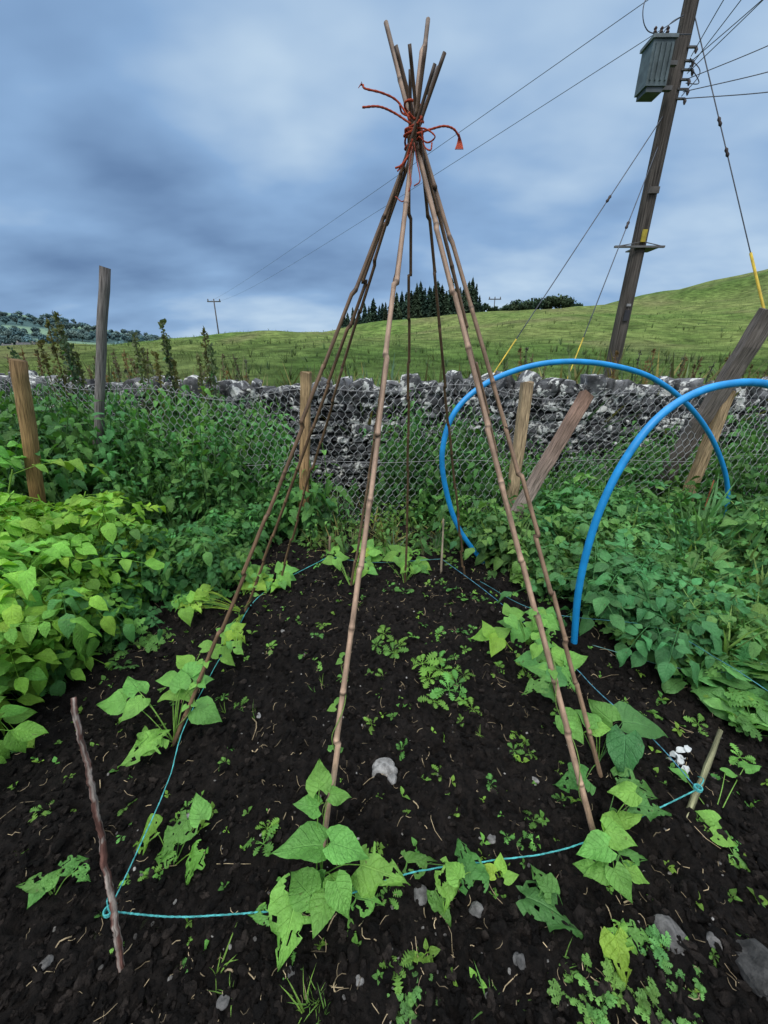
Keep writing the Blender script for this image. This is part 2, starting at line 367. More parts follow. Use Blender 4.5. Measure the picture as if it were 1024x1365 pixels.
def potato(h,ns,ls,seed,LT=PQ,pairs=3):
    r=np.random.default_rng(seed); mb=MB()
    for s in range(ns):
        a0=s*6.28/ns+r.normal(0,.4); ln=h*r.uniform(.65,1.15); sp=h*r.uniform(.15,.5)
        e=np.array([math.cos(a0)*sp,math.sin(a0)*sp,ln]); stalk(mb,[[0,0,-.02],e*[.3,.3,.55],e],.005,(.8,.85,.7),5,5)
        for i in range(6):
            f=.3+.7*(i+.7)/6; p=e*[f**1.5,f**1.5,f]; an=a0+i*2.4+r.normal(0,.3); pt=r.uniform(-.2,.7)
            d=np.array([math.cos(an)*math.cos(pt),math.sin(an)*math.cos(pt),math.sin(pt)]); L=ls*3.2*r.uniform(.6,1.15)
            side=nrm(np.cross(d,[0,0,1])); 
            def rp(t): return p+d*L*t+np.array([0,0,-.45*L*t*t])
            stalk(mb,[p,rp(.5),rp(1)],.002,(.9,.95,.8),4,3)
            for j in range(pairs):
                t=.3+.6*j/pairs
                for sg in(-1,1):
                    dd=nrm(side*sg+d*.5+np.array([0,0,r.uniform(-.5,.2)])); R=frame(dd,np.array([0,0,1.])+r.normal(0,.3,3)); b=.4+.75*f+r.uniform(-.22,.22)  # lower leaflets darker: shade inside the plant put into the tint
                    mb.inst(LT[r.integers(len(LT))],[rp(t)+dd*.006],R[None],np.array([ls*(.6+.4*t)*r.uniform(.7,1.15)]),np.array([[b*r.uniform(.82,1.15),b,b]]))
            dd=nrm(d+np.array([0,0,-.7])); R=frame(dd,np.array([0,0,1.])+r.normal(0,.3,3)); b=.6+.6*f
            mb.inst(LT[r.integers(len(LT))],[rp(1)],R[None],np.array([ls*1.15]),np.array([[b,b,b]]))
    return mb.arr()
PT=[potato(.6,4,.094,50+i) for i in range(5)]; PLO=[potato(.26,4,.056,60+i) for i in range(5)]
def rosette(n,ln,lift,seed,LT,st_=.25,ps=.0012):
    r=np.random.default_rng(seed); mb=MB()
    for i in range(n):
        an=i*2.4+r.normal(0,.2); pt=r.uniform(.3,1.)*lift; d=np.array([math.cos(an)*math.cos(pt),math.sin(an)*math.cos(pt),math.sin(pt)])
        R=frame(d*[1,1,.4],np.array([0,0,1.])+r.normal(0,.25,3)) if st_>.5 else frame(d,np.array([0,0,1.])+r.normal(0,.25,3)); b=r.uniform(.7,1.25); L=ln*r.uniform(.5,1.15)
        mb.add(*tube([[0,0,0],d*L*(st_+.08)],ps,4,C=(b,b,b*.9),cap=False))
        mb.inst(LT[r.integers(len(LT))],[d*L*st_],R[None],np.array([L]),np.array([[b,b,b]]))
    return mb.arr()
RO=[rosette(8,.08,.7,80+i,LO) for i in range(4)]; RB=[rosette(8,.24,1.0,90+i,BG) for i in range(3)]; RC=[rosette(11,.13,1.1,95+i,LO) for i in range(3)]
RF=[rosette(9,.078,1.1,130+i,FL,1.1,.0014) for i in range(3)]
SD=[rosette(k,.03,.9,110+k,PL) for k in(2,3,4)]
def tuft(n,ln,sp,seed):
    r=np.random.default_rng(seed); mb=MB()
    for i in range(n):
        an=r.uniform(0,6.3); pt=np.pi/2-abs(r.normal(0,sp)); d=np.array([math.cos(an)*math.cos(pt),math.sin(an)*math.cos(pt),math.sin(pt)])
        R=frame(d,np.array([math.cos(an)*-.2,math.sin(an)*-.2,1.])+r.normal(0,.1,3)); b=r.uniform(.7,1.3); L=ln*r.uniform(.5,1.1)
        mb.inst(GB,[[r.normal(0,.04)*ln,r.normal(0,.04)*ln,-.02*ln]],R[None],np.array([[L*1.6,L,L]]),np.array([[b,b,b]]))
    return mb.arr()
TF=[tuft(8,1,.75,i) for i in range(4)]; TL=[tuft(16,1,.4,10+i) for i in range(3)]
def seedstem(seed,dens=150,rad0=.05):
    r=np.random.default_rng(seed); mb=MB(); bx=r.normal(0,.06); stalk(mb,[[0,0,0],[bx*.3,0,.5],[bx,0,1.]],.006,(1,.8,.7),5,4)
    for i in range(dens):
        f=.5+.5*r.random()**.8; rad=rad0*(1.12-f)*1.6+.006; an=r.uniform(0,6.3); p=np.array([bx*f*f+math.cos(an)*rad*r.random(),math.sin(an)*rad*r.random(),f])
        mb.inst(PL[0],[p],frame(r.normal(size=3)+[0,0,.6],r.normal(size=3))[None],np.array([.020*r.uniform(.6,1.4)]),np.array([[1,.85,.75]])*r.uniform(.6,1.4))
    for i in range(12):
        f=.1+.75*r.random(); an=r.uniform(0,6.3); d=np.array([math.cos(an),math.sin(an),r.uniform(-.4,.4)])
        mb.inst(NL[1],[[bx*f*f,0,f]],frame(d,np.array([0,0,1.]))[None],np.array([.1*(1.2-f)]),np.array([[.7,1.3,.7]]))
    return mb.arr()
SS=[seedstem(i) for i in range(3)]; SK=[seedstem(10+i,60,.03) for i in range(3)]
def scat(mb,tpls,P,S,C,tilt=.15):
    P=np.asarray(P); m=len(P); k=rng.integers(len(tpls),size=m)
    R=rotz(rng.uniform(0,6.3,m),rng.normal(0,tilt,m),rng.uniform(0,6.3,m))
    for i,t in enumerate(tpls):
        q=k==i
        if q.any(): mb.inst(t,P[q],R[q],np.asarray(S)[q],np.asarray(C)[q])
def area(n,x0,x1,y0,y1,f):
    x=rng.uniform(x0,x1,n); y=rng.uniform(y0,y1,n); k=f(x,y); return x[k],y[k]
def P3(x,y,z=-.03): return np.stack([x,y,np.full(len(x),z)],1)
def patch(x,y,s=1.5,seed=70): return (vn(x*s,y*s,seed))[:,None]
NC=(.070,.20,.046)
def ncol(x,y): 
    c=tints(NC,len(x),.35,.15); p=patch(x,y); return c*(.6+.85*p)
# nettle masses (tall, at the fence) --------------------------------------------------
mb=MB()
x,y=area(1200,-6.5,-.7,2.5,4.08,lambda x,y:(x<xL(y)-.35)&(x<-.75+(3.2-y)*.5))
hh=np.clip(.5+.55*(y-2.4)+.25*(xL(np.minimum(y,3))-x-.4),.4,1.08)*rng.uniform(.72,1.1,len(x))*(.74+.4*vn(x*1.7,y*1.7,71))*np.where(x>-1.6,.9,1.)
scat(mb,NT,P3(x,y),hh,ncol(x,y))
x,y=area(760,-4.5,-.45,1.2,3.2,lambda x,y:(x<xL(y)-.12)&(x>xL(y)-1.9))
hh=np.clip(.6+.5*(y-1.6)+.4*(xL(y)-x),.5,1.6)*rng.uniform(.6,1.15,len(x))*(.65+.55*vn(x*2.2,y*2.2,72))
scat(mb,NLW,P3(x,y),hh,ncol(x,y),.25)
x,y=area(110,-6,-1.6,3.5,4.08,lambda x,y:x==x); scat(mb,NT,P3(x,y),rng.uniform(1.0,1.2,len(x)),ncol(x,y))
build('nettle_patch',mb,M_leaf)
mb=MB()
x,y=area(540,.0,7,3.05,4.08,lambda x,y:(x>.0))
hh=np.where(x<1.1,.82,np.where(x>2.2,.8,.62))*rng.uniform(.65,1.15,len(x))*np.interp(y,[3,3.6],[.7,1.1])*(.7+.55*vn(x*1.6,y*1.6,73))
scat(mb,NT,P3(x,y),hh,ncol(x,y))
x,y=area(850,-.8,6,2.45,4.,lambda x,y:((x>xR(np.minimum(y,3))+.02)|(y>2.95))&(vn(x*2.5,y*2.5,74)>.3))
hh=rng.uniform(.4,1.2,len(x))*np.interp(x,[-.8,-.1,.3],[.4,.6,1])
scat(mb,NLW,P3(x,y),hh,ncol(x,y),.25)
build('nettle_patch',mb,M_leaf)
# potato plants
mb=MB()
x,y=area(66,-2.7,-1.3,1.0,2.05,lambda x,y:(x<xL(y)-.16)&(x<-1.4-.25*(y-1)))
hh=np.clip(.75+.3*(xL(y)-x),.55,1.2)*rng.uniform(.7,1.15,len(x))
scat(mb,PT,P3(x,y),hh,tints((.19,.42,.05),len(x),.30,.16),.25)
build('potato_plants',mb,M_leaf)
mb=MB()
x,y=area(95,-2.4,-1.0,1.2,2.8,lambda x,y:(x<xL(y)+.0)&(x>xL(y)-.6))
scat(mb,PT,P3(x,y),rng.uniform(.3,.78,len(x)),tints((.08,.235,.055),len(x),.35,.15),.3)
build('potato_plants',mb,M_leaf)
# right side low crop
mb=MB()
x,y=area(340,.6,4.5,1.45,3.05,lambda x,y:(x>xR(y)+.05)&(x>.75)&(vn(x*2.3,y*2.3,75)>.25))
scat(mb,PLO,P3(x,y),rng.uniform(.4,1.5,len(x))*(.65+.7*vn(x*1.8,y*1.8,76)),tints((.095,.25,.07),len(x),.35,.18)*(.6+.75*patch(x,y,2,77)),.3)
x,y=area(340,.9,3.8,1.2,2.6,lambda x,y:(x>xR(y)+.02))
scat(mb,RF+RC,P3(x,y,.02),rng.uniform(.7,1.6,len(x)),tints((.115,.28,.07),len(x),.35,.18),.3)
x,y=area(110,.9,4,1.5,3.,lambda x,y:(x>xR(y)+.05))
scat(mb,NLW,P3(x,y,0),rng.uniform(.5,1.0,len(x)),ncol(x,y),.3)
build('strawberry_bed',mb,M_leaf)
mb=MB(); x,y=area(230,.7,4,1.4,3.,lambda x,y:(x>xR(y)+.0)); scat(mb,TL,P3(x,y,0),rng.uniform(.12,.42,len(x)),tints((.17,.31,.10),len(x),.3,.2),.3)
x,y=area(110,-.7,.7,2.5,3.6,lambda x,y:x==x); scat(mb,TF,P3(x,y,0),rng.uniform(.08,.25,len(x)),tints((.22,.24,.11),len(x),.3,.25),.3)
build('grass_tufts',mb,M_grass)
mb=MB()
Q=[gp(a,b) for a,b in[(915,905),(945,885),(965,925),(1005,940),(905,870),(985,965),(1030,900)]]
scat(mb,RB,Q,rng.uniform(.5,.8,len(Q)),tints((.13,.31,.08),len(Q),.25,.1)); build('turnip_plants',mb,M_leaf)
mb=MB(); Q=[gp(a,b) for a,b in[(905,760),(925,745),(945,755),(960,740),(890,745),(975,770),(935,730),(1000,745),(915,735)]]
scat(mb,TL,Q,rng.uniform(.45,.65,len(Q)),tints((.13,.31,.11),len(Q),.2,.1)); build('leek_plants',mb,M_grass)
# low weeds round the edge of the bed
mb=MB()
x,y=area(620,-1.9,1.9,.9,3.2,lambda x,y:((x<xL(y)+.1)&(x>xL(y)-.3))|((x>xR(y)-.12)&(x<xR(y)+.35)))
scat(mb,RO+RF[:2]+SD,P3(x,y,.0),rng.uniform(.35,1.,len(x)),tints((.14,.32,.065),len(x),.35,.18),.3)
x,y=area(150,-.6,.6,2.5,3.2,lambda x,y:x==x)
scat(mb,RO+NLW[:2],P3(x,y,.0),rng.uniform(.3,.75,len(x)),tints((.13,.28,.06),len(x),.3,.15))
build('bed_edge_weeds',mb,M_leaf)
# weeds in the soil
mb=MB()
WP=[(515,845,.6),(525,870,.7),(560,885,.9),(548,850,.5),(590,893,.8),(600,920,.9),(575,935,.6),(630,945,.5),(615,900,.6),(420,885,.6),(405,870,.5),(433,835,.5),(455,905,.4),(360,800,.6),(378,795,.7),(395,788,.5),(520,785,.6),(540,790,.7),(660,895,.5),(600,1070,.35),(315,945,.6),(300,930,.5),(355,1125,.6),(360,1105,.5),(620,800,.8),(640,790,.8),(600,785,.7),(650,815,.7),(675,800,.8),(505,860,.5),(535,862,.6),(572,905,.7),(608,912,.7),(618,935,.5),(583,880,.6),
 (990,1010,.5),(970,1050,.45),(985,1150,.4),(965,1120,.4),(15,1145,.6),(50,1100,.45),(60,1080,.4),(700,890,.7),(1000,1070,.4),(930,965,.5)]
Q=np.array([gp(a+rng.uniform(-4,4),b,.005) for a,b,s in WP]); scat(mb,RO,Q,[s*1.0 for *_,s in WP],tints((.16,.38,.07),len(WP),.3,.15),.35)
x,y=area(560,-1.3,1.3,.4,2.6,lambda x,y:(vn(x*3,y*3,90)>.42)); scat(mb,SD,np.stack([x,y,soilh(x,y)],1),rng.uniform(.25,.9,len(x)),tints((.17,.38,.06),len(x),.3,.15),.4)
x,y=area(140,-1.2,1.2,.4,2.5,lambda x,y:(vn(x*2.5,y*2.5,91)>.5)); scat(mb,RO,np.stack([x,y,soilh(x,y)],1),rng.uniform(.2,.5,len(x)),tints((.15,.34,.06),len(x),.3,.15),.4)
build('weed_seedlings',mb,M_leaf)
mb=MB(); WB=[(780,1305,.62),(765,1335,.7),(800,1345,.6),(862,1262,.7),(888,1278,.6),(852,1330,.6),(845,1295,.5),(820,1320,.6),(905,1345,.6),(935,1310,.4),(870,1350,.6),(545,1318,.5),(525,1300,.35),(582,1325,.5),(610,1322,.4),(560,1350,.45),(530,1345,.4),(920,1285,.4),(785,1350,.5),(870,1290,.5)]
Q=np.array([gp(a,b,.0) for a,b,s in WB]); scat(mb,RF,Q,[s*.58 for *_,s in WB],tints((.16,.37,.09),len(WB),.25,.12),.3); build('buttercup_plants',mb,M_leaf)
mb=MB(); Q=[gp(a,b) for a,b in[(420,1345),(435,1355),(405,1350),(428,1335),(412,1340),(655,1345),(670,1335),(420,925),(430,915),(300,950),(290,1300),(310,1330),(340,960),(640,980),(750,1290)]]
scat(mb,TF,Q,rng.uniform(.05,.1,len(Q)),tints((.19,.38,.07),len(Q),.2,.1),.4); build('grass_tuft',mb,M_grass)
# tall seed heads
mb=MB(); 
for a,b,Y in[(68,418,3.9),(78,450,3.8),(50,455,3.7),(95,470,3.9),(172,446,3.9),(210,428,3.9),(200,470,3.8),(225,480,3.9),(265,440,4.0),(255,475,3.9),(90,460,3.9),(15,465,3.8),(60,430,3.9),(185,465,3.8),(75,435,4.0),(215,450,3.9),(275,460,4.)]:
    p=yp(a,b,Y); mb.inst(SS[rng.integers(3)],[[p[0],Y,0]],rotz([rng.uniform(0,6)],.05,1.),np.array([[1,1,1]])*p[2],tints((.12,.17,.075),1,.25,.2))
for i in range(64):
    a=rng.choice([rng.uniform(-20,340),rng.uniform(820,1050),rng.uniform(680,720)],p=[.5,.42,.08]); b=rng.uniform(462,500)
    Y=rng.uniform(4.7,5.4); p=yp(a,b,Y); mb.inst(SK[rng.integers(3)],[[p[0],Y,0]],rotz([rng.uniform(0,6)],.08,rng.uniform(0,6)),np.array([[1,1,1]])*p[2],tints((.17,.16,.085),1,.3,.2))
build('dock_seed_stalks',mb,M_leaf)
# field grass
mb=MB(); n=26000; yy=np.exp(rng.uniform(math.log(4.95),math.log(80),n)); xx=rng.uniform(-1.15,1.15,n)*yy*1.05
P=np.stack([xx,yy,hgt(xx,yy)],1)
scat(mb,TF,P,rng.uniform(.05,.15,n)*(1+yy*.014)*(.4+1.2*vn(xx*.5,yy*.5,16)),fieldcol(xx,yy)*rng.uniform(.6,1.45,(n,1)))
n=700; yy=np.exp(rng.uniform(math.log(9),math.log(95),n)); xx=rng.uniform(-1,1,n)*yy; k=vn(xx*.1,yy*.1,44)>.5; xx,yy=xx[k],yy[k]
scat(mb,TL,np.stack([xx,yy,hgt(xx,yy)],1),rng.uniform(.25,.55,len(xx)),tints((.07,.11,.035),len(xx),.3,.15))
build('field_grass',mb,M_grass)
mb=MB(); x,y=area(520,-6,6.5,4.75,5.4,lambda x,y:x==x); scat(mb,TL,np.stack([x,y,hgt(x,y)],1),rng.uniform(.8,1.3,len(x))*np.where(x>2,1.12,1),tints((.16,.18,.075),len(x),.35,.25),.25); build('rough_grass_strip',mb,M_grass)
# ------------------------------------------------------------------ trees
def conifer(seed):
    r=np.random.default_rng(seed); mb=MB(); mb.add(*tube([[0,0,0],[0,0,.5],[0,0,1]],[.02,.012,.002],5,C=(1,.8,.6)))
    for k in range(26):
        z=.06+.92*k/26; rad=.24*(1-z)**.75+.012
        for j in range(9):
            an=r.uniform(0,6.3); L=rad*r.uniform(.55,1.15); d=np.array([math.cos(an),math.sin(an),r.uniform(-.35,.1)])
            b=r.uniform(.6,1.4); mb.inst(PL[j%3],[[0,0,z+r.uniform(-.02,.02)]],frame(d,np.array([0,0,1.])+r.normal(0,.3,3))[None],np.array([[L*.9,L,L]]),np.array([[b,b,b]]))
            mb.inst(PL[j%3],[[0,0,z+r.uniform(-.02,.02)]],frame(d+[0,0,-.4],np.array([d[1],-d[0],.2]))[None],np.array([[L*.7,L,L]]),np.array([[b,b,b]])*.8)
    return mb.arr()
CF=[conifer(i) for i in range(3)]
mb=MB()
for a,b in[(458,415),(463,412),(470,407),(478,409),(486,402),(492,407),(498,400),(506,405),(514,403),(522,396),(529,392),(536,384),(542,390),(549,386),(556,380),(561,375),(567,382),(573,379),(579,377),(584,372),(590,378),(596,386),(603,373),(609,380),(614,381),(620,378),(626,374),(631,371),(636,380),(640,396),(575,388),(552,392),(600,390),(612,386),(625,384),(565,390),(530,398),(510,408)]:
    Y=rng.uniform(99,108); p=yp(a,b-2+rng.uniform(-4,6),Y); g=float(hgt(p[0],Y))-.3; s=p[2]-g; wd=rng.uniform(.8,1.3)
    mb.inst(CF[rng.integers(3)],[[p[0],Y,g]],rotz([rng.uniform(0,6)]),np.array([[max(s,4)*wd,max(s,4)*wd,s]]),tints((.04,.07,.048),1,.3,.1))
build('conifer_plantation',mb,M_far)
def broad(seed):
    r=np.random.default_rng(seed); mb=MB(); mb.add(*tube([[0,0,0],[.02,0,.3],[0,.02,.6]],[.04,.03,.01],5,C=(1,.7,.5)))
    cs=[(r.uniform(-.25,.25),r.uniform(-.25,.25),r.uniform(.4,.78),r.uniform(.15,.27)) for _ in range(8)]
    for c in cs:
        for i in range(34):
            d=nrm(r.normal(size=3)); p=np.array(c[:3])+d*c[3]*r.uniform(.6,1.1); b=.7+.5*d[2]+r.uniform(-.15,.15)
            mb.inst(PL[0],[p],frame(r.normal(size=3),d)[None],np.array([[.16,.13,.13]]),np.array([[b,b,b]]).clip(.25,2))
    return mb.arr()
BT=[broad(i) for i in range(3)]
mb=MB()
for i in range(34):
    a=648+i*3.8+rng.uniform(-2,2); Y=rng.uniform(103,112); b=np.interp(a,[648,670,690,720,745,775],[405,407,399,396,392,402])+rng.uniform(-3,5); p=yp(a,b,Y); g=float(hgt(p[0],Y))-.4; s=max(p[2]-g,1.2)
    mb.inst(BT[rng.integers(3)],[[p[0],Y,g]],rotz([rng.uniform(0,6)]),np.array([[s*.85,s*.85,s]]),tints((.045,.075,.045),1,.3,.1))
build('ridge_tree_row',mb,M_far)
mb=MB(); n=1000; yy=rng.uniform(230,900,n); xx=-rng.uniform(.42,1.1,n)*yy; k=vn(xx*.012,yy*.008,15)>.50; xx,yy=xx[k],yy[k]
scat(mb,BT,np.stack([xx,yy,hgt(xx,yy)-.5],1),rng.uniform(7,14,len(xx)),tints((.12,.19,.19),len(xx),.35,.1),.02)  # pale bluish tint paints distance haze onto the trees
build('distant_woodland',mb,M_far)
# farmhouse in the valley
def house(loc,s,rot):
    e=empty('farmhouse'); R=rotz([rot])[0]; w,d,h=10*s,6*s,4.6*s; M=np.array(loc)
    def tr(a): a=list(a); a[0]=a[0]@R.T+M; return a
    mb=MB(); mb.add(*tr(box((0,0,h/2),(w,d,h),(.75,.74,.7)))); build('walls',mb,M_plast,False,e)
    V=np.array([[-w/2-.3,-d/2-.3,h+.01],[w/2+.3,-d/2-.3,h+.01],[w/2+.3,d/2+.3,h+.01],[-w/2-.3,d/2+.3,h+.01],[-w/2-.3,0,h+2.6*s],[w/2+.3,0,h+2.6*s]])
    mb=MB(); mb.add(*tr((V,np.array([0,1,5,4,2,3,4,5,0,4,3,1,2,5,0,3,2,1]),np.array([4,4,3,3,4]),np.zeros((6,2)),np.tile((.09,.09,.10),(6,1)).astype(float)))); build('roof',mb,M_plast,False,e)
    mb=MB()
    for i in(-1.5,-.5,.5,1.5):
        for z in(.28,.72): 
            if not(z<.5 and abs(i)<1): mb.add(*tr(box((i*w*.22,-d/2-.02,h*z),(1.1*s,.1,1.2*s),(.03,.03,.04))))
    build('windows',mb,M_steel,False,e)
    mb=MB(); mb.add(*tr(box((0,-d/2-.04,1.05*s),(1.2*s,.12,2.1*s),(.08,.05,.03)))); build('door',mb,M_steel,False,e)
    mb=MB(); [mb.add(*tr(box((q*w*.42,0,h+2.8*s),(.9*s,.9*s,1.6*s),(.3,.28,.25)))) for q in(-1,1)]; build('chimneys',mb,M_plast,False,e)
for a,Y,s,r in[(38,330,1.1,.5),(58,350,.9,.8),(14,340,.8,.2)]:
    p=yp(a,470,Y); house((p[0],Y,float(hgt(p[0],Y))-.2),s,r)
# ------------------------------------------------------------------ fence, posts
def post(name,p0,p1,w,C,sides=4,flat=1.,C2=None,jit=.002):
    p0=np.array(p0,float); p1=np.array(p1,float); n=16; t=np.linspace(0,1,n)[:,None]; P=p0+(p1-p0)*t+rng.normal(0,jit,(n,3))*[1,1,0]
    C=np.array(C); Cs=C*np.ones((n,3)) if C2 is None else C*t+np.array(C2)*(1-t)
    Cs=Cs*(1+rng.uniform(-.15,.1,(n,1))); Cs[-1]*=.6; Cs[:3]*=.6
    mb=MB(); tb=tube(P,w/2*(1-.04*rng.random(n)),12 if sides>4 else 8,C=Cs)
    V=tb[0].reshape(n,-1,3)
    if sides==4:
        ax=nrm(p1-p0); sd=nrm(np.cross(ax,[0,1,0])); fw=np.cross(sd,ax); hw=w/2; c=hw*.82
        prof=[(hw,c),(c,hw),(-c,hw),(-hw,c),(-hw,-c),(-c,-hw),(c,-hw),(hw,-c)]
        for i in range(n): 
            for j,(a,b) in enumerate(prof): k=1+rng.uniform(-.05,.03); V[i,j]=P[i]+sd*a*k+fw*b*flat*k+(ax*rng.uniform(-.008,.006) if i==n-1 else 0)
    mb.add(V.reshape(-1,3),*tb[1:]); ob=build(name,mb,M_wood,sides>4); return ob
def down(p0,p1,z=-.05):
    d=(p1-p0); return p0+d*((z-p0[2])/d[2])
a,b=yp(128,668,3.0),yp(140,356,3.0); post('weathered_fence_pole',down(a,b),b,.066,(.19,.175,.165),12)
a,b=yp(50,660,2.35),yp(24,480,2.35); post('fence_post',down(a,b),b,.082,(.30,.20,.10),12,C2=(.30,.16,.05))
a,b=yp(405,708,2.93),yp(408,496,2.93); post('fence_post',down(a,b),b,.072,(.38,.27,.15),4,C2=(.32,.17,.07))
a,b=yp(684,652,3.05),yp(703,509,3.05); post('fence_post',down(a,b),b,.08,(.42,.31,.19),4)
a,b=yp(933,620,3.1),yp(972,520,3.1); post('fence_post',down(a,b),b,.075,(.36,.26,.15),4)
a,b=yp(655,738,2.55),yp(783,525,2.95); post('fence_strut',a-[0,0,.03],b,.085,(.24,.15,.11),4,C2=(.20,.19,.17))
a,b=yp(866,668,3.35),yp(1024,420,2.95); post('fence_strut',down(a,b),b+(b-a)*.02,.125,(.20,.17,.15),4,flat=.6,C2=(.11,.095,.08),jit=.004)
FP=np.array([(-6.5,4.0),(-3.45,3.52),(-.62,2.99),(1.15,3.12),(2.75,3.17),(6.5,3.4)]); 
seg=np.linalg.norm(np.diff(FP,axis=0),axis=1); cum=np.concatenate([[0],np.cumsum(seg)])
def fpt(s,z): 
    x=np.interp(s,cum,FP[:,0]); y=np.interp(s,cum,FP[:,1]); z2=z+.04*np.sin(s*2.1)*(z/1.1)-.03*np.sin(s*5.)*(z/1.1)
    return np.stack([x+.01*np.sin(z*17+s*3),y+.04*np.sin(s*3+z*4),z2],-1)
cw,chh=.062,.054; E=[]
for j in range(21):
    off=(j%2)*cw/2; s=np.arange(off,cum[-1],cw); z=np.full(len(s),j*chh)
    A=np.stack([s,z],1); B=np.stack([s,z+chh*.42],1); E.append((A,B))
    E.append((B,np.stack([s+cw/2,z+chh],1))); E.append((B,np.stack([s-cw/2,z+chh],1)))
A=np.concatenate([e[0] for e in E]); B=np.concatenate([e[1] for e in E]); A=fpt(A[:,0],A[:,1]); B=fpt(B[:,0],B[:,1])
d=B-A; d/=np.linalg.norm(d,axis=1)[:,None]; u=np.cross(d,[0,1,0]); u/=np.linalg.norm(u,axis=1)[:,None]; v=np.cross(d,u); r=.0018
V=np.stack([A+u*r,A-u*r*.5+v*r*.87,A-u*r*.5-v*r*.87,B+u*r,B-u*r*.5+v*r*.87,B-u*r*.5-v*r*.87],1); m=len(A)
L=(np.array([0,1,4,3,1,2,5,4,2,0,3,5])[None]+6*np.arange(m)[:,None]).ravel()
mb=MB(); mb.add(V.reshape(-1,3),L,np.full(3*m,4),None,(.34,.35,.36))
for z in(1.1,.55): mb.add(*tube(fpt(np.linspace(0,cum[-1],120),np.full(120,z)),.0018,4,C=(.3,.3,.31)))
build('chicken_wire_fence',mb,M_wire,False)
# ------------------------------------------------------------------ bamboo wigwam
wig=empty('bamboo_cane_wigwam')
CN=[((430,1130),(549,178),28,.0090,1,0.),((232,990),(546,192),92,.0075,0,.02),((325,820),(550,192),75,.0075,0,.0),((372,783),(547,200),86,.0066,0,-.03),((468,782),(547,212),66,.0075,.3,-.02),
 ((540,775),(545,205),92,.0066,0,.02),((620,772),(563,205),62,.0068,0,-.02),((703,790),(559,190),62,.008,.3,.02),((793,1117),(551,175),33,.0092,.8,.0),((801,1035),(562,190),66,.008,.4,.03)]
caneline=[]
for i,(b,t,ty,r,li,dy) in enumerate(CN):
    p0=gp(*b); p1=yp(t[0],t[1],1.4+dy); k=1.
    while k<1.6 and proj(p0+(p1-p0)*k)[1]>ty: k+=.002
    d=(p1-p0)*k; Lc=np.linalg.norm(d); caneline.append((p0,d))
    cols=[]; rad=[]; pts=[]; nodes=[]; q=rng.uniform(.05,.2)
    while q<Lc-.03: nodes.append(q/Lc); q+=rng.uniform(.14,.24)
    ts=sorted(set([-.04,1.]+[n+o for n in nodes for o in(-.008,-.003,0,.003,.008)]+list(np.linspace(0,.99,14))))
    bow=np.array([rng.normal(0,.008),rng.normal(0,.01),0]); base=np.array([.17,.105,.06])*(1-li)+np.array([.42,.285,.20])*li
    kink=np.zeros(3)
    for tt in ts:
        dn=min([abs(tt-n) for n in nodes]+[1]); bulge=1+.22*max(0,1-dn/.005)
        if dn<1e-9: kink=rng.normal(0,.0028,3)
        pts.append(p0+d*tt+bow*math.sin(np.pi*max(tt,0))+kink); rad.append(r*(1-.3*max(tt,0))*bulge)
        c=base*(.4 if dn<.002 else (1.25 if dn<.006 else 1))*(1 if tt<.97 else .5)*(1.1-.45*tt)*rng.uniform(.8,1.15); cols.append(c)
    cols[0]=cols[0]*.3
    build('cane_%d'%(i+1),MB().add(*tube(pts,rad,9,C=np.array(cols))),M_bam,True,wig)
TC=yp(552,180,1.4)
red=(.46,.09,.05); tw=MB(); 
a=np.linspace(0,2*np.pi*4,90); tw.add(*tube(np.stack([TC[0]+.025*np.cos(a),TC[1]+.027*np.sin(a),TC[2]-.03+.05*a/a[-1]+.008*np.sin(a*1.3)],1),.0030,6,C=red))
tw.add(*tube(np.stack([TC[0]-.002+.026*np.cos(a[:40]*1.1),TC[1]+.028*np.sin(a[:40]*1.1),TC[2]+.03+.035*np.sin(a[:40]*.5)],1),.0030,6,C=red))
def strand(pp,r=.0026,Y=1.345,c=red): 
    Q=smoothpts([yp(x,y,Y+.01*math.sin(i*2)) for i,(x,y) in enumerate(pp)],30); tw.add(*tube(Q,r*(1+.15*np.sin(np.arange(30)*2.3)),6,C=c))
strand([(548,165),(525,150),(505,142),(483,143)]); strand([(547,160),(530,135),(510,124),(487,118),(484,113)])
strand([(546,155),(536,150),(533,140)]); strand([(556,178),(575,172),(592,168),(605,172),(612,182)]); strand([(558,182),(570,190),(580,182),(568,172),(552,170)],.002)
strand([(550,185),(545,205),(535,220),(527,224)]); strand([(548,190),(540,215),(530,228)],.0022); strand([(552,190),(556,215),(560,240),(552,248)],.0018,1.345,(.4,.11,.08)); strand([(550,195),(546,225),(548,245),(538,268),(527,262)],.0016,1.345,(.4,.11,.08))
strand([(545,150),(552,158),(562,156),(556,165)],.003); strand([(562,176),(566,195),(574,200),(576,190)],.002)
for k in range(9): strand([(612,178),(613+k*.7-3,190),(611+k*1.3-4,199)],.0012)
for k in range(5): strand([(487,118),(484-k*.5,116-k),(482-k,112+k*2-3)],.0009)
build('red_twine',tw,M_twine,True,wig)
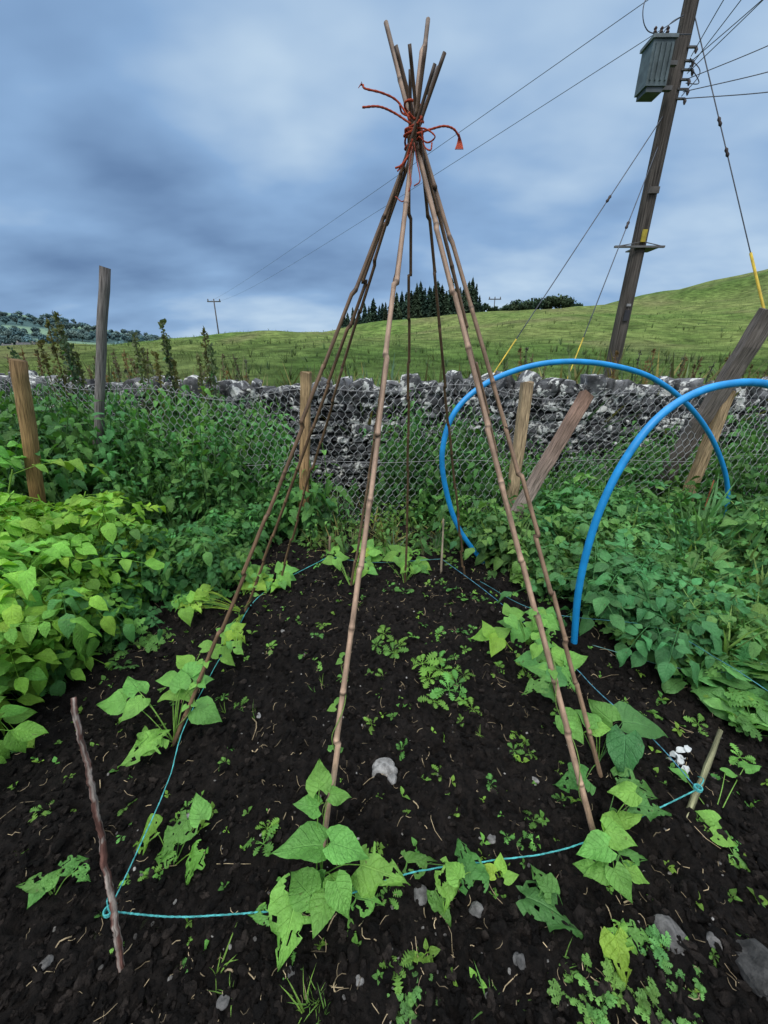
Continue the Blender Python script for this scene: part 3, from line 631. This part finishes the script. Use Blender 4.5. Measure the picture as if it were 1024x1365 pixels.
# ------------------------------------------------------------------ blue hoops
def hoop(name,f0,dirn,pp,extra=None):
    f0=gp(*f0); dn=nrm([dirn[0],dirn[1],0]); nn=np.array([-dn[1],dn[0],0]); P=[f0-[0,0,.06],f0]
    for a,b in pp:
        d=ray(a,b); o=np.array([0,0,H]); t=np.dot(f0-o,nn)/np.dot(d,nn); P.append(o+d*t)
    if extra: 
        for u,z in extra: q=f0+dn*u; q[2]=z; P.append(q)
    Cs=np.array([.014,.27,.64])*rng.uniform(.88,1.1,(120,1)); Cs[:4]*=.4
    build(name,MB().add(*tube(smoothpts(P,120),.0158,14,C=Cs)),M_pipe)
hoop('blue_pipe_hoop',(648,755),(.970,.2446),[(612,705),(594,650),(590,600),(606,550),(645,513),(700,490),(755,482),(815,487),(872,505),(920,543),(953,592),(970,650)],[(2.145,0),(2.15,-.06)])
hoop('blue_pipe_hoop',(765,860),(.970,.2446),[(771,790),(785,725),(806,665),(835,610),(872,562),(915,530),(965,513),(1022,512)],[(.98,1.16),(1.3,.93),(1.5,.6),(1.6,.25),(1.62,0),(1.62,-.05)])
# ------------------------------------------------------------------ sticks and string
def stick(name,p0,p1,r,C1,mott=None,n=18,mat=None,sides=8,jit=.12):
    p0=np.array(p0);p1=np.array(p1); t=np.linspace(0,1,n)[:,None]; w=np.cumsum(rng.normal(0,r*jit,(n,3)),0); P=p0+(p1-p0)*t+w-w[-1]*t
    rad=r*(1.05-.25*t[:,0])*(1+rng.uniform(-.1,.15,n)); tb=list(tube(P,rad,sides,C=C1))
    i=np.repeat(np.arange(n),sides); j=np.tile(np.arange(sides),n); th=j/sides*2*np.pi
    q1=vn(i*.16+2*np.cos(th),3+1.5*np.sin(th),61)
    if mott is not None: tb[4]=np.where((q1>.66)[:,None],np.array(mott),tb[4])
    tb[4]=tb[4]*(.6+.8*vn(i*.4+np.cos(th),np.sin(th)*2,62))[:,None]
    return build(name,MB().add(*tb),mat or M_wood)
a=gp(165,1303,-.04); b=gp(98,930,.60); stk=stick('marker_stick',a,b,.0074,(.13,.065,.052),(.28,.24,.21),110)
a=gp(906,1117,-.03); b=gp(961,973,.17); stick('marker_stake',a,b,.009,(.24,.24,.14),None,12,sides=4)
a=gp(588,768,-.02); b=yp(591,692,a[1]); stick('marker_stick',a,b,.007,(.34,.28,.2),None,8)
a=gp(440,752,-.02); b=yp(440,715,a[1]); stick('marker_stick',a,b,.010,(.2,.15,.1),None,8)
a=gp(925,720,0); b=yp(952,640,a[1]); stick('marker_stick',a,b,.005,(.28,.10,.05),None,8)
s1=gp(145,1215,.085); tur=(.10,.46,.46); mb=MB()
def string(P,n=60,r=.0026,C=tur,wob=.002):
    Q=smoothpts(P,n); Q=Q+np.cumsum(rng.normal(0,wob*.25,(n,3)),0)*np.linspace(1,0,n)[:,None]*np.linspace(0,1,n)[:,None]*2; 
    Cs=np.array(C)*rng.uniform(.6,1.25,(n,1)); mb.add(*tube(Q,r*(1+.2*np.sin(np.arange(n)*2.1)),6,C=Cs))
s2=gp(930,1052,.085)
string([s1,gp(235,1222,.05),gp(330,1218,.05),gp(420,1205,.07),gp(545,1164,.06),gp(660,1146,.05),gp(760,1128,.06),gp(860,1085,.075),s2],240,.0021)
string([s1,gp(190,1120,.1),gp(225,1040,.1),gp(252,955,.1),gp(310,850,.06),gp(352,790,.04),gp(438,742,.05)],160,.0019)
string([gp(438,742,.05),gp(500,750,.04),gp(589,745,.06)],30,.0015,(.12,.34,.36))
string([s2,gp(870,985,.08),gp(800,925,.08),gp(745,870,.06),gp(650,790,.05),gp(589,745,.06)],120,.0018,(.10,.30,.42))
for k in range(3):
    a=np.linspace(0,2*np.pi*1.2,24); c=s1+[0,0,.004*k-.004]; mb.add(*tube(np.stack([c[0]+.010*np.cos(a),c[1]+.010*np.sin(a),c[2]+.002*a/6],1),.0021,6,C=tur))
    c=s2+[0,0,.004*k]; mb.add(*tube(np.stack([c[0]+.010*np.cos(a),c[1]+.010*np.sin(a),c[2]+.002*a/6],1),.0021,6,C=tur))
string([s1,gp(143,1200,.10),gp(150,1190,.11),gp(156,1205,.07)],14,.0016); string([s2,gp(938,1040,.1),gp(930,1035,.08)],10,.0016)
build('turquoise_garden_string',mb,M_twine)
mb=MB(); string([gp(735,700,.06),gp(740,712,.04),gp(732,718,.05),gp(726,708,.05),gp(738,703,.06),gp(722,722,.03)],30,.0035,(.25,.55,.6)); build('string_bundle',mb,M_twine)
mb=MB(); string([gp(640,775,.05),gp(720,815,.12),gp(870,835,.16),gp(960,880,.2),gp(1030,925,.2)],40,.0013,(.10,.32,.38)); string([gp(790,860,.05),gp(900,890,.03),gp(990,895,.1),gp(1040,870,.1)],40,.0013,(.2,.4,.4)); build('garden_string',mb,M_twine)
# white scrap of fleece by the stake
mb=MB(); r2=np.random.default_rng(5); c0=gp(908,1010,.03)
for k in range(11):
    q=c0+r2.normal(0,.018,3)*[1,1,.3]; mb.inst(BG[k%2],[q],frame(r2.normal(size=3)*[1,1,.3],[r2.normal(0,.4),-.2,1.])[None],np.array([.035]),np.array([[.5,.53,.53]]))
build('plastic_scrap',mb,M_plast)
# ------------------------------------------------------------------ bean plants
CAM=np.array([0,0,H])
BRT=(.185,.43,.08); DRK=(.085,.25,.075); YEL=(.26,.48,.06)
def bean(base,leaves):
    mb=MB(); b0=gp(*base); b0[2]=soilh(b0[0],b0[1])-.005
    for lf in leaves:
        px,py,z,ln,an=lf[:5]; col=lf[5] if len(lf)>5 else BRT; rag=lf[6] if len(lf)>6 else 0
        c=gp(px,py,z); tc=nrm(CAM-c); s=ln*np.dot(CAM-c,[0,-ct,st])/512*.83
        n=nrm(np.array([0,0,.75])+tc*.7+rng.normal(0,.28,3)); a=math.radians(an)
        di=math.cos(a)*np.array([1,0,0])+math.sin(a)*np.array([0,st,ct]); d=nrm(di-n*np.dot(di,n)); R=frame(d,n)
        p=c-d*s*.42; T=(BR if rag else BE)[rng.integers(5)]
        mb.inst(T,[p],R[None],np.array([[s*rng.uniform(.88,1.08),s,s]]),tints(col,1,.18,.10))
        q=b0*.45+p*.55; q[2]=b0[2]+.75*(p[2]-b0[2])
        stalk(mb,[b0+rng.normal(0,.004,3)*[1,1,0],q,p],.0017,np.array(col)*[1.1,.95,.9],8,5)
    build('bean_plant',mb,M_bean)
def clus(base,c,sp,n,size,z=(.04,.25),col=BRT,rag=.2):
    out=[]
    for i in range(n):
        a,b=c[0]+rng.uniform(-1,1)*sp[0],c[1]+rng.uniform(-1,1)*sp[1]; an0=rng.uniform(0,360); zz=rng.uniform(*z); sz=size*rng.uniform(.65,1.15)
        cc=col if rng.random()<.85 else (YEL if col==BRT else BRT)
        for k in(-1,0,1):
            an=an0+k*85; ra=math.radians(an); out.append((a+math.cos(ra)*sz*.5,b-math.sin(ra)*sz*.4,zz,sz,an,cc,rng.random()<rag))
    bean(base,out)
bean((425,1168),[(424,1032,.30,52,97),(453,1058,.28,36,15),(411,1073,.27,40,190),(402,1126,.2,80,205),(464,1128,.2,68,-8),(507,1160,.13,80,-20,BRT,1),(400,1178,.13,64,130),(388,1228,.1,90,-100,BRT,1),(456,1196,.15,54,-70),(426,1218,.13,48,-100),(345,1221,.06,36,170,BRT,1),(490,1197,.07,46,-10,BRT,1),(447,1172,.16,34,70),(420,1185,.11,44,-140,(.14,.36,.06))])
bean((232,988),[(148,936,.15,52,190),(179,910,.18,42,80),(178,942,.16,42,-110),(190,994,.1,60,-115,BRT,1),(205,985,.1,40,40,BRT,1),(276,948,.12,46,-20),(240,905,.2,38,100),(230,922,.15,40,-120),(262,888,.2,36,60),(281,862,.2,30,50),(250,925,.15,34,-50),(245,880,.2,30,120,YEL),(222,905,.15,30,180),(270,905,.18,30,20)])
clus((325,820),(270,785),(34,26),7,27); clus((325,825),(310,850),(18,26),4,23); clus((325,800),(335,758),(30,16),5,23,(.05,.2)); clus((372,785),(378,762),(22,20),5,21,(.03,.2)); clus((468,782),(455,745),(36,20),6,22,(.02,.12)); clus((540,775),(535,742),(30,14),6,22,(.02,.14),(.15,.36,.06))
bean((230,1150),[(190,1118,.04,58,215,(.14,.34,.05),1),(235,1113,.08,54,-105,(.11,.3,.06),1),(264,1078,.1,40,110),(258,1152,.04,48,-95,(.16,.38,.05),1),(220,1140,.05,40,200,(.12,.3,.05),1)])
bean((70,1190),[(40,1180,.05,38,190,(.13,.3,.06),1),(70,1170,.06,28,60),(98,1150,.07,32,40,(.13,.32,.06),1),(112,1165,.05,26,-30,BRT,1),(48,1192,.03,28,-110)])
clus((703,860),(705,832),(34,26),6,33,(.05,.28)); clus((740,935),(722,895),(30,26),4,36,(.05,.22),(.13,.34,.08)); bean((680,870),[(643,845,.1,34,185,YEL),(660,860,.1,34,-120,YEL),(668,842,.12,28,30),(650,838,.13,24,110,YEL)])
bean((797,1020),[(765,968,.18,46,-60),(783,955,.2,34,120),(800,970,.18,30,-10),(832,1006,.14,70,-80,DRK),(858,962,.16,74,-15,DRK),(800,950,.18,48,150,(.12,.31,.07)),(762,1040,.1,54,180,(.11,.3,.06),1)])
bean((803,1115),[(848,1050,.12,64,-20,(.10,.28,.07),1),(862,1072,.11,56,-30,(.11,.3,.07),1),(832,1056,.15,40,170),(820,1095,.12,46,60),(792,1130,.12,52,175),(826,1112,.13,46,-30),(798,1163,.1,40,200),(828,1178,.1,44,-70),(843,1140,.09,46,-10,(.14,.34,.07),1),(780,1155,.08,30,150),(838,1088,.11,36,20),(850,1165,.07,36,-40)])
bean((735,1195),[(737,1208,.05,96,-80,(.09,.25,.06),1),(722,1172,.06,46,120,(.10,.27,.06),1)])
bean((640,1165),[(622,1150,.08,66,85,(.11,.3,.06),1),(600,1182,.08,58,-100,BRT,1),(558,1145,.06,48,10,(.09,.25,.05),1),(590,1205,.04,46,-80,(.12,.3,.06),1),(604,1160,.1,34,130)])
bean((665,1170),[(650,1160,.05,26,150,YEL),(680,1168,.05,24,20),(668,1150,.06,22,90,YEL)])
bean((825,1235),[(829,1280,.05,62,-85,YEL,1),(833,1250,.06,40,-60,(.22,.44,.06),1),(850,1245,.04,38,-30,(.13,.33,.07),1)])
bean((950,1100),[(965,1118,.03,30,-40),(990,1150,.02,28,-60,(.14,.34,.08),1),(945,1090,.04,28,150),(905,1030,.05,24,100),(975,1030,.05,24,10),(1000,1020,.05,26,30)])
# climbing shoots around canes
mb=MB()
for ci,h0 in((0,.24),(8,.3),(1,.16),(7,.22),(2,.15)):
    p0,d=caneline[ci]; a=np.linspace(0,1,40); P=p0+np.outer(a*h0,d); P[:,0]+=.013*np.cos(a*16); P[:,1]+=.013*np.sin(a*16); mb.add(*tube(P,.0016,5,C=(.20,.34,.08)))
    for t in(.5,.75,1.): 
        q=p0+d*h0*t; an=rng.uniform(0,6.3)
        for k in range(2): dd=np.array([math.cos(an+k*1.4),math.sin(an+k*1.4),-.1]); mb.inst(BE[k],[q+dd*.015],frame(dd,nrm([0,-.5,1]))[None],np.array([.02+.014*rng.random()]),tints(BRT,1))
build('bean_vines',mb,M_bean)
# ------------------------------------------------------------------ utility pole
up=empty('utility_pole'); PY=8.; b=yp(817,485,PY); t=yp(922,0,PY); ax=(t-b)/(t[2]-b[2]); top=b+ax*(7.6-b[2]); bot=b+ax*(-.3-b[2])
def onp(py):
    P=bot.copy()
    while proj(P)[1]>py and P[2]<7.5: P=P+ax*.01
    return P
build('shaft',MB().add(*tube([bot+(top-bot)*q for q in np.linspace(0,1,24)],np.linspace(.135,.092,24),16,C=(.085,.075,.066))),M_pole,True,up)
mb=MB(); p=yp(872,92,PY-.3); W=.30; Hh=.50
mb.add(*box(p,(W,.28,Hh),(.10,.135,.145))); mb.add(*box(p+[0,0,Hh/2+.02],(W+.05,.33,.04),(.13,.16,.17))); mb.add(*box(p-[0,0,Hh/2+.03],(W*.8,.24,.06),(.08,.10,.11)))
for i in range(4): mb.add(*box(p+[-W/2+.04+i*.073,-.155,0],(.016,.03,Hh*.8),(.09,.12,.13)))
for sx in(-.09,0,.09): 
    q=p+[sx,0,Hh/2+.04]; mb.add(*tube([q+[0,0,z] for z in np.linspace(0,.16,9)],[.016,.03,.016,.03,.016,.027,.016,.024,.01],10,C=(.05,.03,.025)))
mb.add(*box(p+[.24,.14,.13],(.3,.06,.05),(.1,.1,.1))); mb.add(*box(p+[.24,.14,-.15],(.3,.06,.05),(.1,.1,.1)))
build('transformer',mb,M_steel,False,up)
mb=MB(); q=onp(332); 
mb.add(*box(q+[-.06,-.15,0],(.86,.04,.03),(.12,.12,.12))); mb.add(*box(q+[.1,0.02,.0],(.40,.36,.02),(.12,.12,.12)))
mb.add(*tube([q+[-.48,-.15,0],q+[0,-.12,.08],q+[.37,-.15,0]],.008,5,C=(.1,.1,.1)))
for py,c,w,h in((318,(.42,.33,.04),.08,.18),(422,(.03,.03,.035),.09,.18),(258,(.10,.09,.08),.17,.09),(408,(.3,.3,.3),.07,.04)):
    z=onp(py); mb.add(*box(z+[-.02,-.145,0],(w,.02,h),c))
ct2=top-[0,0,.35]; mb.add(*box(ct2+[0,-.15,0],(1.9,.1,.12),(.12,.1,.08)))
for sx in(-.85,0,.85): mb.add(*tube([ct2+[sx,-.15,z] for z in np.linspace(.07,.28,7)],[.02,.06,.03,.06,.03,.05,.02],10,C=(.25,.14,.09)))
for py in(70,88,100,112,125,138):
    z=onp(py); s=rng.uniform(.10,.2); mb.add(*box(z+[.1,-.1,0],(s,.03,.022),(.08,.08,.08)))
    e=z+[.1+s/2,-.1,0]; mb.add(*tube([e,e+[.015,0,-.035],e+[.015,0,-.07]],[.018,.024,.010],8,C=(.12,.1,.1)))
build('fittings',mb,M_steel,False,up)
mb=MB(); wc=(.07,.08,.10)
def wire(P,r=.011,c=wc,n=24): mb.add(*tube(smoothpts(P,n),r*.75,5,C=c))
fz=yp(285,402,104)
def span(p,q,sag,r):
    t=np.linspace(0,1,50)[:,None]; P=np.array(p)*(1-t)+np.array(q)*t; P[:,2]-=sag*4*(t*(1-t))[:,0]; mb.add(*tube(P,r*(.7+.8*t[:,0]),5,C=(.10,.13,.17)))
span(yp(882,-13,PY-.1),fz+[-.8,0,.1],.3,.008); span(yp(912,20,PY-.1),fz+[.8,0,.1],.7,.008)
wire([onp(60)+[0,-.2,0],yp(875,45,PY-.3),yp(860,35,PY-.4),yp(858,8,PY-.4),yp(872,-25,PY-.3)],.009)
wire([yp(912,20,PY-.1),yp(895,30,PY-.3),yp(880,50,PY-.3)],.008)
for i,((a,b_),(c,d_)) in enumerate([((905,98),(985,0)),((907,90),(1012,0)),((905,82),(962,0)),((908,112),(1024,58)),((905,128),(1024,93)),((905,138),(1024,120)),((906,104),(1024,-10))]):
    e=(a+(c-a)*2.2,b_+(d_-b_)*2.2-6); wire([onp(b_)+[.12,-.1,0],yp(a+(c-a)*1.1,b_+(d_-b_)*1.1+3,6.5),yp(e[0],e[1],5.)],.008)
wire([onp(95)+[.12,-.12,0],onp(105)+[.3,-.15,-.12],onp(118)+[.12,-.12,0]],.009); wire([onp(85)+[.1,-.12,0],onp(98)+[.25,-.2,-.1],onp(135)+[.1,-.12,0]],.009)
build('overhead_cables',mb,M_wire,True,up)
mb=MB(); ye=(.50,.36,.04)
def stay(py0,px1,py1,Ye,yel,ins,yr=.014):
    s=onp(py0); e=yp(px1,py1,Ye); mb.add(*tube([s,e],.008,5,C=wc))
    def at(py):
        lo,hi=0.,1.
        for _ in range(40):
            m=(lo+hi)/2
            if proj(s+(e-s)*m)[1]<py: lo=m
            else: hi=m
        return s+(e-s)*lo
    mb.add(*tube([at(yel[0]),at(yel[1])],yr,8,C=ye))
    for y in ins:
        c=at(y); u=nrm(e-s); mb.add(*tube([c-u*.07,c-u*.04,c,c+u*.04,c+u*.07],[.009,.024,.016,.024,.009],8,C=(.04,.03,.03)))
stay(145,604,580,6.,(452,580),(265,),.010); stay(182,727,580,6.,(450,580),(300,),.009); stay(2,1058,580,6.,(337,580),(162,203),.018)
build('stay_wires',mb,M_steel,True,up)
def farpole(px,py,Y,r):
    p=yp(px,py,Y); g=float(hgt(p[0],Y)); mb=MB(); mb.add(*tube([[p[0],Y,g-.5],[p[0],Y,p[2]]],[r,r*.8],8,C=(.10,.095,.10))); mb.add(*box((p[0],Y,p[2]-.3),(3.2 if Y>90 else 2,.2,.22),(.1,.1,.1)))
    for s in(-1.4,0,1.4): mb.add(*tube([[p[0]+s,Y,p[2]-.2],[p[0]+s,Y,p[2]+.25]],.12,6,C=(.1,.08,.07)))
    build('distant_utility_pole',mb,M_pole)
farpole(285,400,104,.18); farpole(660,397,112,.13)
# ------------------------------------------------------------------ world, sun, camera
w=bpy.data.worlds.new('World'); bpy.context.scene.world=w; w.use_nodes=True; nt=w.node_tree; nt.nodes.clear()
SE,SR=math.radians(52),math.radians(200)
sky=nd(nt,'ShaderNodeTexSky',sky_type='NISHITA'); sky.sun_disc=False; sky.sun_elevation=SE; sky.sun_rotation=SR
tc=nd(nt,'ShaderNodeTexCoord'); sp=nd(nt,'ShaderNodeSeparateXYZ'); nt.links.new(tc.outputs['Generated'],sp.inputs[0])
zc=mth(nt,'ADD',mth(nt,'MAXIMUM',sp.outputs[2],0.),.30)
cb=nd(nt,'ShaderNodeCombineXYZ'); nt.links.new(mth(nt,'DIVIDE',sp.outputs[0],zc),cb.inputs[0]); nt.links.new(mth(nt,'DIVIDE',sp.outputs[1],zc),cb.inputs[1]); cb.inputs[2].default_value=3.1
nA=noise(nt,cb.outputs[0],1.5,2,.4); nB=noise(nt,cb.outputs[0],3.4,3,.45,(1,1.5,1))
def blob(px,py,pw):
    dd=nrm(ray(px,py)); vm=nd(nt,'ShaderNodeVectorMath',operation='DOT_PRODUCT'); nt.links.new(tc.outputs['Generated'],vm.inputs[0]); vm.inputs[1].default_value=tuple(dd)
    return mth(nt,'POWER',mth(nt,'MAXIMUM',vm.outputs['Value'],0.),pw)
f=mth(nt,'MULTIPLY_ADD',sstep(nt,nA,.3,.7),.40,.15); f=mth(nt,'ADD',f,mth(nt,'MULTIPLY_ADD',nB,.6,-.30))
for px_,py_,pw_,am in((385,150,70.,.40),(670,190,45.,.26),(900,260,18.,.14),(440,30,60,.04),(120,240,40.,-.04),(60,40,12.,-.10),(560,20,30,-.08)):
    f=mth(nt,'ADD',f,mth(nt,'MULTIPLY',blob(px_,py_,pw_),am))
hz=mth(nt,'SUBTRACT',1.,sstep(nt,sp.outputs[2],.02,.2)); f=mth(nt,'ADD',f,mth(nt,'MULTIPLY',hz,.24))
rp=nd(nt,'ShaderNodeValToRGB'); nt.links.new(f,rp.inputs[0]); e=rp.color_ramp.elements
e[0].position=0; e[0].color=(.13,.23,.42,1); e[1].position=1; e[1].color=(.66,.82,.96,1)
k=e.new(.45); k.color=(.27,.44,.70,1)
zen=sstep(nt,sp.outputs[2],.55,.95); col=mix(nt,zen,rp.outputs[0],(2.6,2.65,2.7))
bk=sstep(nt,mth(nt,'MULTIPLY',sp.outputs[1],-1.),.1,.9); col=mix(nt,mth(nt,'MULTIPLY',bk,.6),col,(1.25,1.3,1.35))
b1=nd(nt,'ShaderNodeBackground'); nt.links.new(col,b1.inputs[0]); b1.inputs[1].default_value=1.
b2=nd(nt,'ShaderNodeBackground'); nt.links.new(sky.outputs[0],b2.inputs[0]); b2.inputs[1].default_value=.06
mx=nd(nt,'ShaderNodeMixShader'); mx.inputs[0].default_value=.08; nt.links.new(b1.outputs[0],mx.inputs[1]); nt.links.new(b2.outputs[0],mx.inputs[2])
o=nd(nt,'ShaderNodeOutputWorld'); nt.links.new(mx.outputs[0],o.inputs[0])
ld=bpy.data.lights.new('sun','SUN'); ld.energy=1.5; ld.angle=math.radians(18); ld.color=(1,.97,.92); lo=bpy.data.objects.new('sun',ld); bpy.context.scene.collection.objects.link(lo)
lo.rotation_euler=(math.radians(38),0,math.radians(-20))
cam=bpy.data.cameras.new('camera'); cam.sensor_fit='HORIZONTAL'; cam.sensor_width=36; cam.lens=18; cam.clip_start=.02; cam.clip_end=8000
co=bpy.data.objects.new('camera',cam); bpy.context.scene.collection.objects.link(co); co.location=(0,0,H); co.rotation_euler=(math.radians(90-22),0,0)
bpy.context.scene.camera=co
vs=bpy.context.scene.view_settings; vs.view_transform='Standard'; vs.look='None'; vs.exposure=0
